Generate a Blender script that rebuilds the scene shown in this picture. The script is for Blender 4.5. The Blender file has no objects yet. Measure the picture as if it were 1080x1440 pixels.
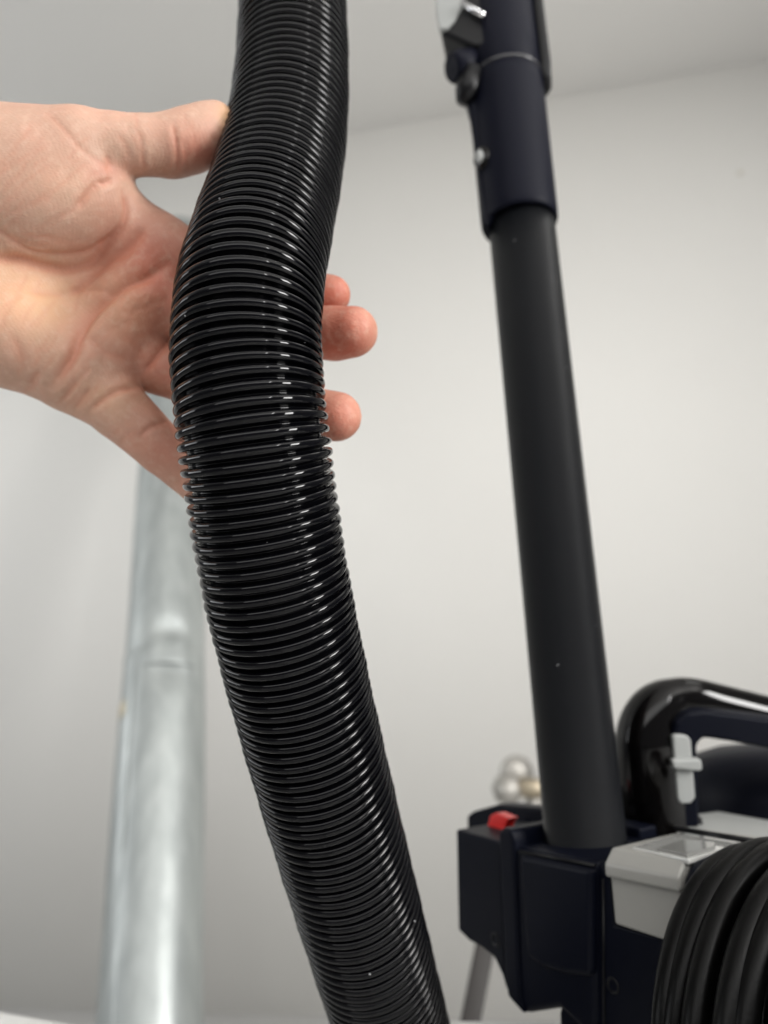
import bpy, bmesh, math, random
import numpy as np
from mathutils import Vector, Matrix

random.seed(4)
rng = np.random.default_rng(4)
C = bpy.context.scene.collection
SC = bpy.context.scene

# ------------------------------------------------------------------ camera
F = 1040.0                                    # focal length in photo pixels (1080 x 1440)
CAM = np.array([0.0, 0.0, 0.75])
k_c = np.array([-196.0, 4153.0, -1040.0]); k_c /= np.linalg.norm(k_c)
fw = np.array([0.0, 0.0, -1.0])
j_c = fw - fw.dot(k_c) * k_c; j_c /= np.linalg.norm(j_c)
i_c = np.cross(j_c, k_c)
R = np.array([i_c, j_c, k_c])                 # camera space -> world space

def W(u, v, z):
    """world point seen at photo pixel (u, v) at z metres along the optical axis"""
    return Vector(CAM + R @ np.array([(u - 540) / F * z, -(v - 720) / F * z, -z]))

def ray(u, v):
    return R @ np.array([(u - 540) / F, -(v - 720) / F, -1.0])

def on_plane(u, v, p0, n):
    d = ray(u, v); p0 = np.array(p0); n = np.array(n)
    t = (p0 - CAM).dot(n) / d.dot(n)
    return Vector(CAM + d * t)

cam_d = bpy.data.cameras.new('camera')
cam = bpy.data.objects.new('camera', cam_d); C.objects.link(cam)
mw = Matrix.Identity(4)
for r in range(3):
    for c in range(3):
        mw[r][c] = R[r][c]
    mw[r][3] = CAM[r]
cam.matrix_world = mw
cam_d.sensor_fit = 'VERTICAL'; cam_d.sensor_height = 36; cam_d.sensor_width = 27
cam_d.lens = F * 36 / 1440
cam_d.clip_start = 0.01; cam_d.clip_end = 50
cam_d.dof.use_dof = True
cam_d.dof.focus_distance = 0.196
cam_d.dof.aperture_fstop = 9.0
SC.camera = cam

# ------------------------------------------------------------------ world and lamps
wd = bpy.data.worlds.new('World'); SC.world = wd; wd.use_nodes = True
bg = wd.node_tree.nodes['Background']
bg.inputs['Color'].default_value = (0.92, 0.95, 1.0, 1); bg.inputs['Strength'].default_value = 0.18

def area(name, loc, target, sx, sy, power, col=(1, 1, 1)):
    l = bpy.data.lights.new(name, 'AREA'); l.shape = 'RECTANGLE'; l.size = sx; l.size_y = sy
    l.energy = power; l.color = col
    o = bpy.data.objects.new(name, l); C.objects.link(o)
    o.location = loc
    o.rotation_euler = (Vector(target) - Vector(loc)).to_track_quat('-Z', 'Y').to_euler()
    return o
area('window_light_right', (2.5, -1.15, 1.58), (-2.4, -2.6, 1.1), 0.90, 1.25, 118, (1.0, 0.985, 0.965))
area('fill_light_left', (-4.4, 0.6, 1.82), (0.5, 1.0, 2.6), 2.4, 1.25, 38, (0.97, 0.985, 1.0))  # unseen side light, added to lift the ceiling and wall
area('ceiling_tube_light', (1.30, -1.65, 2.30), (0.2, 0.6, 0.6), 0.10, 1.2, 9, (1.0, 0.985, 0.97))
area('ceiling_fill_light', (-0.2, -1.9, 2.40), (0.0, 1.6, 1.1), 4.0, 1.4, 52, (1.0, 0.99, 0.975))  # overhead lamp behind the faint rib glints, enlarged as frontal fill
area('ceiling_fill_light', (1.3, 0.7, 2.50), (1.3, 0.75, 0.0), 0.6, 0.6, 2, (1.0, 0.985, 0.955))  # added lamp, brightens the upper wall at the right

SC.view_settings.view_transform = 'Standard'
SC.view_settings.look = 'None'
SC.view_settings.exposure = 0.13
SC.view_settings.gamma = 1.0
SC.view_settings.use_curve_mapping = False
SC.cycles.max_bounces = 8
SC.cycles.use_denoising = True

# ------------------------------------------------------------------ helpers
def srgb(r, g, b):
    def f(c):
        c /= 255.0
        return c / 12.92 if c <= 0.04045 else ((c + 0.055) / 1.055) ** 2.4
    return (f(r), f(g), f(b), 1)

def mat(name, col, rough=0.5, metal=0.0, spec=0.5, coat=0.0, noise=0.0, nscale=8.0, bump=0.0, bscale=400.0,
        rvar=0.0, dust=0.0):
    m = bpy.data.materials.new(name); m.use_nodes = True
    nt = m.node_tree; p = nt.nodes['Principled BSDF']
    p.inputs['Base Color'].default_value = col
    p.inputs['Roughness'].default_value = rough
    p.inputs['Metallic'].default_value = metal
    p.inputs['Specular IOR Level'].default_value = spec
    p.inputs['Coat Weight'].default_value = coat
    p.inputs['Coat Roughness'].default_value = 0.05
    tc = nt.nodes.new('ShaderNodeTexCoord')
    last = None
    if noise > 0:
        n = nt.nodes.new('ShaderNodeTexNoise'); n.inputs['Scale'].default_value = nscale
        n.inputs['Detail'].default_value = 6
        nt.links.new(tc.outputs['Object'], n.inputs['Vector'])
        mx = nt.nodes.new('ShaderNodeMix'); mx.data_type = 'RGBA'
        mx.inputs['A'].default_value = tuple(c * (1 - noise) for c in col[:3]) + (1,)
        mx.inputs['B'].default_value = tuple(min(1, c * (1 + noise)) for c in col[:3]) + (1,)
        nt.links.new(n.outputs['Fac'], mx.inputs['Factor'])
        nt.links.new(mx.outputs['Result'], p.inputs['Base Color']); last = mx.outputs['Result']
    if rvar > 0:
        n3 = nt.nodes.new('ShaderNodeTexNoise'); n3.inputs['Scale'].default_value = 25; n3.inputs['Detail'].default_value = 8
        nt.links.new(tc.outputs['Object'], n3.inputs['Vector'])
        mr = nt.nodes.new('ShaderNodeMapRange')
        mr.inputs['To Min'].default_value = max(0, rough - rvar); mr.inputs['To Max'].default_value = rough + rvar
        nt.links.new(n3.outputs['Fac'], mr.inputs['Value']); nt.links.new(mr.outputs['Result'], p.inputs['Roughness'])
    if bump > 0:
        n2 = nt.nodes.new('ShaderNodeTexNoise'); n2.inputs['Scale'].default_value = bscale; n2.inputs['Detail'].default_value = 4
        nt.links.new(tc.outputs['Object'], n2.inputs['Vector'])
        b = nt.nodes.new('ShaderNodeBump'); b.inputs['Strength'].default_value = bump; b.inputs['Distance'].default_value = 0.001
        nt.links.new(n2.outputs['Fac'], b.inputs['Height']); nt.links.new(b.outputs['Normal'], p.inputs['Normal'])
    if dust > 0:                              # tiny pale lint and dust specks lying on the surface
        vo = nt.nodes.new('ShaderNodeTexVoronoi'); vo.inputs['Scale'].default_value = 260
        nt.links.new(tc.outputs['Object'], vo.inputs['Vector'])
        lt = nt.nodes.new('ShaderNodeMath'); lt.operation = 'LESS_THAN'; lt.inputs[1].default_value = 0.075
        nt.links.new(vo.outputs['Distance'], lt.inputs[0])
        sp = nt.nodes.new('ShaderNodeSeparateColor'); nt.links.new(vo.outputs['Color'], sp.inputs['Color'])
        gt = nt.nodes.new('ShaderNodeMath'); gt.operation = 'GREATER_THAN'; gt.inputs[1].default_value = 1 - dust
        nt.links.new(sp.outputs['Red'], gt.inputs[0])
        mu = nt.nodes.new('ShaderNodeMath'); mu.operation = 'MULTIPLY'
        nt.links.new(lt.outputs[0], mu.inputs[0]); nt.links.new(gt.outputs[0], mu.inputs[1])
        mx = nt.nodes.new('ShaderNodeMix'); mx.data_type = 'RGBA'
        mx.inputs['A'].default_value = col; mx.inputs['B'].default_value = (0.35, 0.35, 0.36, 1)
        if last: nt.links.new(last, mx.inputs['A'])
        nt.links.new(mu.outputs[0], mx.inputs['Factor']); nt.links.new(mx.outputs['Result'], p.inputs['Base Color'])
    return m

def link_mesh(name, verts, faces, m, parent=None, smooth=True):
    me = bpy.data.meshes.new(name)
    me.from_pydata([tuple(v) for v in verts], [], faces)
    me.materials.append(m)
    me.polygons.foreach_set('use_smooth', [smooth] * len(me.polygons))
    me.update()
    o = bpy.data.objects.new(name, me); C.objects.link(o)
    if parent is not None:
        o.parent = parent
        me.transform(Matrix.Translation(-parent.location))
    return o

def thing(name, label, cat, loc, group=None):
    o = bpy.data.objects.new(name, None); C.objects.link(o); o.location = loc
    o.empty_display_size = 0.02
    o['label'] = label; o['category'] = cat
    if group: o['group'] = group
    return o

def bevel(o, w=0.0015, seg=3, ang=30):
    b = o.modifiers.new('bevel', 'BEVEL'); b.width = w; b.segments = seg; b.limit_method = 'ANGLE'
    b.angle_limit = math.radians(ang)
    wn = o.modifiers.new('normals', 'WEIGHTED_NORMAL'); wn.keep_sharp = False
    return o

def prism(name, poly, depth, m, parent=None, bev=0.0015, seg=3):
    """poly: list of world points (planar), depth: world vector"""
    n = len(poly); d = Vector(depth)
    vs = [Vector(p) for p in poly] + [Vector(p) + d for p in poly]
    fs = [tuple(range(n))[::-1], tuple(range(n, 2 * n))] + [(i, (i + 1) % n, n + (i + 1) % n, n + i) for i in range(n)]
    me_bm = bmesh.new()
    bv = [me_bm.verts.new(v) for v in vs]
    for f in fs: me_bm.faces.new([bv[i] for i in f])
    bmesh.ops.recalc_face_normals(me_bm, faces=me_bm.faces)
    me = bpy.data.meshes.new(name); me_bm.to_mesh(me); me_bm.free()
    me.materials.append(m)
    me.polygons.foreach_set('use_smooth', [True] * len(me.polygons))
    o = bpy.data.objects.new(name, me); C.objects.link(o)
    if parent is not None:
        o.parent = parent; me.transform(Matrix.Translation(-parent.location))
    if bev > 0: bevel(o, bev, seg)
    return o

def lathe(name, origin, axis, prof, m, parent=None, seg=64, squash=None, xref=None):
    """prof: list of (height along axis, radius)"""
    ax = Vector(axis).normalized()
    xr = Vector(xref) if xref is not None else ax.orthogonal()
    e1 = (xr - ax * xr.dot(ax)).normalized(); e2 = ax.cross(e1)
    sx, sy = squash or (1, 1)
    vs, fs = [], []
    for h, r in prof:
        for j in range(seg):
            t = 2 * math.pi * j / seg
            vs.append(Vector(origin) + ax * h + e1 * (r * math.cos(t) * sx) + e2 * (r * math.sin(t) * sy))
    for i in range(len(prof) - 1):
        for j in range(seg):
            a, b = i * seg + j, i * seg + (j + 1) % seg
            fs.append((a, b, b + seg, a + seg))
    if prof[0][1] > 1e-6: fs.append(tuple(range(seg))[::-1])
    if prof[-1][1] > 1e-6: fs.append(tuple(range((len(prof) - 1) * seg, len(prof) * seg)))
    return link_mesh(name, vs, fs, m, parent)

def sweep(name, path, prof, m, parent=None, up=(0, 0, 1), closed_ends=True, scales=None):
    """sweep a closed 2-D profile [(x, y)...] along a path; up fixes the profile's y axis"""
    path = [Vector(p) for p in path]; n = len(prof)
    vs, fs = [], []
    for i, p in enumerate(path):
        t = (path[min(i + 1, len(path) - 1)] - path[max(i - 1, 0)]).normalized()
        u = Vector(up); side = t.cross(u).normalized(); uu = side.cross(t).normalized()
        s = scales[i] if scales else 1
        for x, y in prof:
            vs.append(p + side * x * s + uu * y * s)
    for i in range(len(path) - 1):
        for j in range(n):
            a, b = i * n + j, i * n + (j + 1) % n
            fs.append((a, b, b + n, a + n))
    if closed_ends:
        fs.append(tuple(range(n))[::-1]); fs.append(tuple(range((len(path) - 1) * n, len(path) * n)))
    return link_mesh(name, vs, fs, m, parent)

def rrect(w, h, r, seg=6):
    pts = []
    for cx, cy, a0 in ((w/2 - r, h/2 - r, 0), (-w/2 + r, h/2 - r, 90), (-w/2 + r, -h/2 + r, 180), (w/2 - r, -h/2 + r, 270)):
        for k in range(seg + 1):
            a = math.radians(a0 + 90 * k / seg)
            pts.append((cx + r * math.cos(a), cy + r * math.sin(a)))
    return pts

def spline(xs, ys):
    """natural cubic spline through (xs, ys); returns a function"""
    xs = np.array(xs, float); ys = np.array(ys, float); n = len(xs)
    h = np.diff(xs); A = np.zeros((n, n)); b = np.zeros(n); A[0, 0] = A[-1, -1] = 1
    for i in range(1, n - 1):
        A[i, i-1] = h[i-1]; A[i, i] = 2 * (h[i-1] + h[i]); A[i, i+1] = h[i]
        b[i] = 3 * ((ys[i+1] - ys[i]) / h[i] - (ys[i] - ys[i-1]) / h[i-1])
    c = np.linalg.solve(A, b); d = np.diff(c) / (3 * h); bb = np.diff(ys) / h - h * (2 * c[:-1] + c[1:]) / 3
    def f(x):
        x = np.asarray(x, float); k = np.clip(np.searchsorted(xs, x) - 1, 0, n - 2); t = x - xs[k]
        return ys[k] + bb[k] * t + c[k] * t ** 2 + d[k] * t ** 3
    return f

# ------------------------------------------------------------------ materials
M_wall = mat('wall_paint', (0.79, 0.778, 0.745, 1), 0.75, noise=0.02, nscale=3, bump=0.15, bscale=60)
M_ceil = mat('ceiling_paint', (0.84, 0.83, 0.81, 1), 0.8, noise=0.02, nscale=3)
M_floor = mat('floor_tile', (0.58, 0.575, 0.565, 1), 0.4, noise=0.05, nscale=6)
M_white = mat('white_laminate', (0.72, 0.72, 0.70, 1), 0.4, noise=0.02)
M_hose = mat('glossy_black_plastic', (0.0018, 0.0018, 0.0026, 1), 0.065, spec=0.22, rvar=0.03, dust=0.02)
M_tube = mat('matte_black_tube', (0.0038, 0.0043, 0.0056, 1), 0.42, spec=0.18, bump=0.05, bscale=1500, dust=0.05, rvar=0.07)
M_navy = mat('dark_navy_plastic', (0.0022, 0.003, 0.0075, 1), 0.45, spec=0.10, bump=0.05, bscale=1500)
M_black = mat('black_plastic', (0.003, 0.003, 0.004, 1), 0.38, spec=0.25)
M_collar = mat('satin_navy_plastic', (0.003, 0.0036, 0.0095, 1), 0.50, spec=0.10)
M_gloss = mat('gloss_black_plastic', (0.0022, 0.0018, 0.0018, 1), 0.10, spec=0.26)
M_grey = mat('warm_grey_plastic', (0.30, 0.295, 0.275, 1), 0.38, metal=0.0, bump=0.04, bscale=1800)
M_greyl = mat('light_grey_plastic', (0.36, 0.37, 0.36, 1), 0.4)
M_clear = mat('clear_window_plastic', (0.50, 0.50, 0.48, 1), 0.04, spec=0.9, coat=1.0)
M_red = mat('red_plastic', (0.70, 0.020, 0.016, 1), 0.32)
M_rubber = mat('black_rubber', (0.0015, 0.0015, 0.0015, 1), 0.36, spec=0.13, bump=0.08, bscale=700)
M_chrome = mat('chrome', (0.40, 0.385, 0.355, 1), 0.45, metal=0.6)
M_glint = mat('lamp_glint_metal', (0.75, 0.75, 0.76, 1), 0.15, metal=1.0)  # bright metal used only for the added lamp glint
M_brass = mat('brass', (0.50, 0.43, 0.32, 1), 0.4, metal=0.8)
M_brown = mat('brown_painted_metal', (0.03, 0.026, 0.024, 1), 0.55)
M_tape = mat('yellowed_tape', (0.62, 0.56, 0.42, 1), 0.6)

# galvanised steel with faint spangle
M_galv = mat('galvanised_steel', (0.36, 0.385, 0.375, 1), 0.46, metal=0.55, noise=0.16, nscale=14, rvar=0.12)

nt = M_galv.node_tree; pb_ = nt.nodes['Principled BSDF']; tc_ = nt.nodes['Texture Coordinate']
mp_ = nt.nodes.new('ShaderNodeMapping'); mp_.inputs['Scale'].default_value = (26, 26, 0.35); nt.links.new(tc_.outputs['Object'], mp_.inputs['Vector'])
ns_ = nt.nodes.new('ShaderNodeTexNoise'); ns_.inputs['Scale'].default_value = 1.6; ns_.inputs['Detail'].default_value = 2; nt.links.new(mp_.outputs['Vector'], ns_.inputs['Vector'])
cr_ = nt.nodes.new('ShaderNodeValToRGB'); cr_.color_ramp.elements[0].position = 0.32; cr_.color_ramp.elements[0].color = (0.36, 0.385, 0.38, 1)
cr_.color_ramp.elements[1].position = 0.68; cr_.color_ramp.elements[1].color = (0.47, 0.50, 0.49, 1)
nt.links.new(ns_.outputs['Fac'], cr_.inputs['Fac']); nt.links.new(cr_.outputs['Color'], pb_.inputs['Base Color'])

# ------------------------------------------------------------------ room
HC = 2.53                                     # ceiling height
c1 = on_plane(490, 187, (0, 0, HC), (0, 0, 1)); c2 = on_plane(1080, 86, (0, 0, HC), (0, 0, 1))
wdir = (c2 - c1); wdir.z = 0; wdir.normalize()
wn_ = Vector((wdir.y, -wdir.x, 0))             # wall normal, towards the camera
if wn_.y > 0: wn_ = -wn_
wa = c1 - wdir * 3.5; wb = c1 + wdir * 3.0
def flat(p, z): return Vector((p.x, p.y, z))
wall = prism('wall', [flat(wa, 0), flat(wb, 0), flat(wb, HC), flat(wa, HC)], -wn_ * 0.12, M_wall, None, 0)
wall['kind'] = 'structure'
fl = prism('floor', [(-5, -4, 0), (5, -4, 0), (5, 6, 0), (-5, 6, 0)], (0, 0, -0.1), M_floor, None, 0); fl['kind'] = 'structure'
ce = prism('ceiling', [(-5, -4, HC), (5, -4, HC), (5, 6, HC), (-5, 6, HC)], (0, 0, 0.1), M_ceil, None, 0); ce['kind'] = 'structure'
wp0 = flat(c1, 1.0)

# faint scuff on the wall: a small filled nail hole
q = on_plane(1041, 243, wp0, wn_)
o = lathe('nail_hole', q + wn_ * 0.0005, wn_, [(0, 0.008), (0.0012, 0.006), (0.0018, 0.0)], mat('filler', (0.60, 0.57, 0.50, 1), 0.8), None, 20)
o['label'] = 'small filled nail hole high on the pale wall at the right'; o['category'] = 'wall mark'

# ------------------------------------------------------------------ galvanised duct leaning on the wall
def make_duct():
    pb = W(213, 1400, 1.10); pt = on_plane(256, 335, wp0 + wn_ * 0.11, wn_)
    ax = (pt - pb).normalized()
    tot = (pt - pb).length
    pb = pb - ax * 0.62; tot += 0.62
    t = thing('duct_pipe', 'dented galvanised steel duct pipe leaning upright against the wall behind the hand', 'duct pipe', pb)
    e1 = ax.orthogonal().normalized()
    side = Vector((1, 0, 0)); e1 = (side - ax * side.dot(ax)).normalized(); e2 = e1.cross(ax)
    if e2.dot(Vector(CAM) - pb) < 0: e2 = -e2                 # e2 faces the camera
    def at_px(u, v):
        p = on_plane(u, v, pb, e2); q = p - pb
        return q.dot(ax), q.dot(e1)
    hd, xd = at_px(250, 935)
    def section(name, h0, h1, r0, r1, dents, parent=t):
        nh = max(40, int((h1 - h0) / 0.008)); ns = 96
        vs, fs = [], []
        for i in range(nh + 1):
            h = h0 + (h1 - h0) * i / nh; r = r0 + (r1 - r0) * i / nh
            for j in range(ns):
                a = 2 * math.pi * j / ns
                rr = r + 0.0006 * math.sin(3 * a + h * 7) + 0.0009 * math.sin(2 * a - h * 11)
                x = rr * math.cos(a); y = rr * math.sin(a)
                if y > 0:
                    for (dh, dx, sh, sx, am) in dents:
                        y -= am * math.exp(-((h - dh) / sh) ** 2 - ((x - dx) / sx) ** 2)
                vs.append(pb + ax * h + e1 * x + e2 * y)
        for i in range(nh):
            for j in range(ns):
                a, b = i * ns + j, i * ns + (j + 1) % ns
                fs.append((a, b, b + ns, a + ns))
        o = link_mesh(name, vs, fs, M_galv, parent)
        s = o.modifiers.new('sheet', 'SOLIDIFY'); s.thickness = 0.0012
        return o
    rb = 0.0755
    section('lower_section', 0, hd + 0.01, rb, rb * 0.985, [(hd - 0.035, xd + 0.005, 0.040, 0.034, 0.009), (hd - 0.30, -0.03, 0.07, 0.03, 0.002)])
    section('upper_section', hd - 0.03, tot, rb * 0.975, rb * 0.965, [(hd + 0.040, xd, 0.022, 0.028, 0.009), (hd + 0.40, 0.01, 0.06, 0.03, 0.002)])
    # raised joint bead and lengthwise lock seam
    vs = []
    lathe('joint_bead', pb + ax * (hd + 0.006), ax, [(0, rb * 0.972), (0.002, rb * 0.995), (0.005, rb * 0.995), (0.007, rb * 0.965)], M_galv, t, 96)
    a = math.radians(62)
    d = e1 * math.cos(a) * 0.72 + e2 * math.sin(a)
    for nm, (h0, h1, r) in (('lock_seam', (0.0, hd, rb * 1.0)),):
        p0 = pb + ax * h0 + (e1 * math.cos(math.radians(118)) + e2 * math.sin(math.radians(118))) * (r - 0.0008)
        sweep(nm, [p0, p0 + ax * (h1 - h0)], rrect(0.007, 0.0026, 0.001, 3), M_galv, t, up=(e1 * math.cos(math.radians(118)) + e2 * math.sin(math.radians(118))))
    hp, xp = at_px(184, 1012)
    ang = math.acos(max(-1, min(1, xp / rb)))
    dirn = e1 * math.cos(ang) + e2 * math.sin(ang)
    tang = ax.cross(dirn)
    pc = pb + ax * hp + dirn * (rb + 0.001)
    pts = []
    for sx_, sy_ in ((-1, -1), (1, -0.7), (0.8, 1), (-0.9, 0.8)):
        pts.append(pc + tang * 0.012 * sx_ + ax * 0.016 * sy_)
    prism('tape_scrap', pts, dirn * 0.001, M_tape, t, 0)
make_duct()

# ------------------------------------------------------------------ table edge, board, rod, valve
tz = on_plane(785, 1424, W(790, 1424, 0.345), (0, 0, 1)).z - 0.0015
e_r = on_plane(640, 1434, (0, 0, tz), (0, 0, 1)); e_s = on_plane(800, 1434, (0, 0, tz), (0, 0, 1))
ed = (e_s - e_r).normalized(); nn = Vector((ed.y, -ed.x, 0))
if nn.y > 0: nn = -nn
tb = thing('table', 'white table top under the vacuum cleaner at the bottom edge', 'table', flat(e_r, 0))
prism('table_top', [e_r - ed * 0.02, e_s + ed * 0.75, e_s + ed * 0.75 + nn * 0.55, e_r - ed * 0.02 + nn * 0.55], (0, 0, -0.022), M_white, tb, 0.002)
for a_, b_ in ((0.03, 0.05), (0.80, 0.05), (0.03, 0.48), (0.80, 0.48)):
    p = e_r + ed * a_ + nn * b_
    prism('leg', [flat(p, 0), flat(p + ed * .035, 0), flat(p + ed * .035 + nn * .035, 0), flat(p + nn * .035, 0)], (0, 0, tz - 0.022), M_white, tb, 0.002)

l1 = W(-60, 1411, 0.42); l2 = W(150, 1448, 0.40)
ldir = (l2 - l1).normalized()
lb = prism('white_box', [l1 - ldir * 0.15, l2 + ldir * 0.02, flat(l2 + ldir * 0.02, l2.z - 0.20), flat(l1 - ldir * 0.15, l1.z - 0.20)], Vector((0, -0.16, 0)), M_white, None, 0.002)
lb['label'] = 'white board corner just showing at the bottom left below the wall'; lb['category'] = 'board'

r0 = W(688, 1300, 0.62); r1 = W(655, 1470, 0.60)
rd = (r1 - r0).normalized()
rod = sweep('leaning_bar', [r0 - rd * 0.02, r0 + rd * 0.35], rrect(0.0155, 0.010, 0.002, 3), M_brown, None, up=(0, 1, 0))
rod['label'] = 'slanting brown metal bar seen below the black vacuum body'; rod['category'] = 'bar'

vp = W(722, 1104, 1.25)
vt = thing('pipe_valve', 'blurred round chrome valve with brass nut behind the parked wand', 'valve', vp)
lathe('valve_cap', vp + Vector((-0.010, 0, -0.006)), (-0.5, -1, -0.1), [(-0.03, 0.0), (-0.028, 0.016), (-0.01, 0.025), (0.008, 0.026), (0.012, 0.022), (0.024, 0.017), (0.028, 0.0)], M_chrome, vt, 8)
lathe('wall_flange', vp + Vector((0.010, 0.02, 0.016)), (0.15, -1, 0.0), [(0.0, 0.030), (0.003, 0.030), (0.008, 0.018), (0.012, 0.012)], M_chrome, vt, 40)
lathe('valve_nut', vp + Vector((0.035, -0.01, -0.005)), (1, -0.2, 0), [(-0.03, 0.016), (0.02, 0.016), (0.02, 0.012), (0.05, 0.012)], M_brass, vt, 6)
lathe('valve_pipe', vp + Vector((0.03, 0.0, -0.02)), (0.2, 0, -1), [(0.0, 0.010), (0.004, 0.014), (0.05, 0.014), (0.05, 0.010), (0.28, 0.010)], M_chrome, vt, 32)

# ------------------------------------------------------------------ ribbed hose
def make_hose():
    vv = [-420, -300, -160, 0, 100, 200, 300, 400, 500, 600, 700, 800, 900, 1000, 1100, 1200, 1300, 1440, 1560, 1700, 1850]
    uu = [400, 405, 410, 412, 411, 401, 378, 354, 347.5, 356, 369, 385, 406, 430, 456, 483, 511, 551, 586, 625, 668]
    zz = [.372, .350, .325, .297, .280, .260, .238, .218, .2105, .2084, .211, .215, .221, .229, .2375, .2475, .259, .279, .298, .322, .350]
    fu, fz = spline(vv, uu), spline(vv, zz)
    pv = [-420, 0, 200, 240, 290, 370, 430, 500, 620, 680, 800, 900, 1000, 1200, 1400, 1850]
    pp = [8.5, 9.7, 9.5, 9.0, 9.7, 11.7, 13.7, 15.6, 16.3, 16.6, 15.6, 14.0, 13.2, 10.9, 9.4, 8.0]
    v = np.linspace(-400, 1830, 9000)
    N = np.concatenate([[0], np.cumsum(np.diff(v) / np.interp((v[1:] + v[:-1]) / 2, pv, pp))])
    u = fu(v); z = fz(v)
    P = np.stack([(u - 540) / F * z, -(v - 720) / F * z, -z], 1) @ R.T + CAM
    s = np.concatenate([[0], np.cumsum(np.linalg.norm(np.diff(P, axis=0), axis=1))])
    T = np.gradient(P, s, axis=0); T /= np.linalg.norm(T, axis=1)[:, None]
    pitch = np.gradient(s, N)
    ncoil = int(N[-1]) - 2
    nb, nvly = 14, 5
    NT = 112
    RO = 0.0215
    # frame: e2 roughly faces the camera
    ref = R @ np.array([0, 0, 1.0])
    th = np.arange(NT) / NT * 2 * np.pi
    npf = nb + nvly
    rows = ncoil * npf
    V = np.zeros((rows, NT, 3))
    ph0 = 1.0
    for j, t in enumerate(th):
        base = ph0 + np.arange(ncoil) + t / (2 * np.pi) * -1 + 1
        # small hand-made unevenness of the coils
        base = base + 0.020 * np.sin(base * 2.1 + 2 * np.sin(t)) + 0.012 * np.sin(base * 5.7 + t * 2)
        Pl = np.interp(base, N, pitch)
        rb = np.minimum(0.345 * Pl, 0.00128) * (1 + 0.03 * np.sin(base * 3.3 + 3 * t))
        hc = 0.42 * rb
        RV = RO - hc - rb + 0.00010 * np.sin(base * 0.9 + 2 * t) + 0.00006 * np.sin(base * 4.1 + 5 * t)
        ph = math.acos(-0.42) 
        for i in range(nb):
            a = -ph + 2 * ph * i / (nb - 1)
            axo = rb * np.sin(a); rad = RV + hc + rb * np.cos(a)
            Nn = base + axo / Pl
            c = np.stack([np.interp(Nn, N, P[:, k]) for k in range(3)], 1)
            tt = np.stack([np.interp(Nn, N, T[:, k]) for k in range(3)], 1); tt /= np.linalg.norm(tt, axis=1)[:, None]
            e1 = np.cross(tt, ref); e1 /= np.linalg.norm(e1, axis=1)[:, None]; e2 = np.cross(e1, tt)
            V[i::npf, j] = c + rad[:, None] * (math.cos(t) * e1 + math.sin(t) * e2)
        edge = rb * math.sin(ph)
        for i in range(nvly):
            f = (i + 1) / (nvly + 1)
            axo = edge * (1 - f) + (Pl - edge) * f
            rad = RV - 0.0009 * math.sin(math.pi * f)
            Nn = base + axo / Pl
            c = np.stack([np.interp(Nn, N, P[:, k]) for k in range(3)], 1)
            tt = np.stack([np.interp(Nn, N, T[:, k]) for k in range(3)], 1); tt /= np.linalg.norm(tt, axis=1)[:, None]
            e1 = np.cross(tt, ref); e1 /= np.linalg.norm(e1, axis=1)[:, None]; e2 = np.cross(e1, tt)
            V[nb + i::npf, j] = c + rad[:, None] * (math.cos(t) * e1 + math.sin(t) * e2)
    idx = np.arange(rows * NT).reshape(rows, NT)
    a = idx[:-1, :-1]; b = idx[:-1, 1:]; c = idx[1:, 1:]; d = idx[1:, :-1]
    F1 = np.stack([a, b, c, d], -1).reshape(-1, 4)
    # helix: the last column joins the first column one coil earlier
    top = idx[npf:-1, -1]; top2 = idx[npf + 1:, -1]
    l0 = idx[0:-1 - npf, 0]; l1_ = idx[1:rows - npf, 0]
    F2 = np.stack([top, l0, l1_, top2], -1).reshape(-1, 4)
    Fa = np.concatenate([F1, F2])
    me = bpy.data.meshes.new('ribbed_hose')
    me.vertices.add(rows * NT); me.vertices.foreach_set('co', V.reshape(-1))
    me.loops.add(len(Fa) * 4); me.loops.foreach_set('vertex_index', Fa.reshape(-1).astype(np.int32))
    me.polygons.add(len(Fa)); me.polygons.foreach_set('loop_start', np.arange(0, len(Fa) * 4, 4, dtype=np.int32))
    me.polygons.foreach_set('use_smooth', np.ones(len(Fa), bool))
    me.update(calc_edges=True); me.validate()
    me.materials.append(M_hose)
    o = bpy.data.objects.new('vacuum_hose', me); C.objects.link(o)
    o['label'] = 'glossy black ribbed vacuum hose held in front by the hand'; o['category'] = 'hose'
make_hose()

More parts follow.
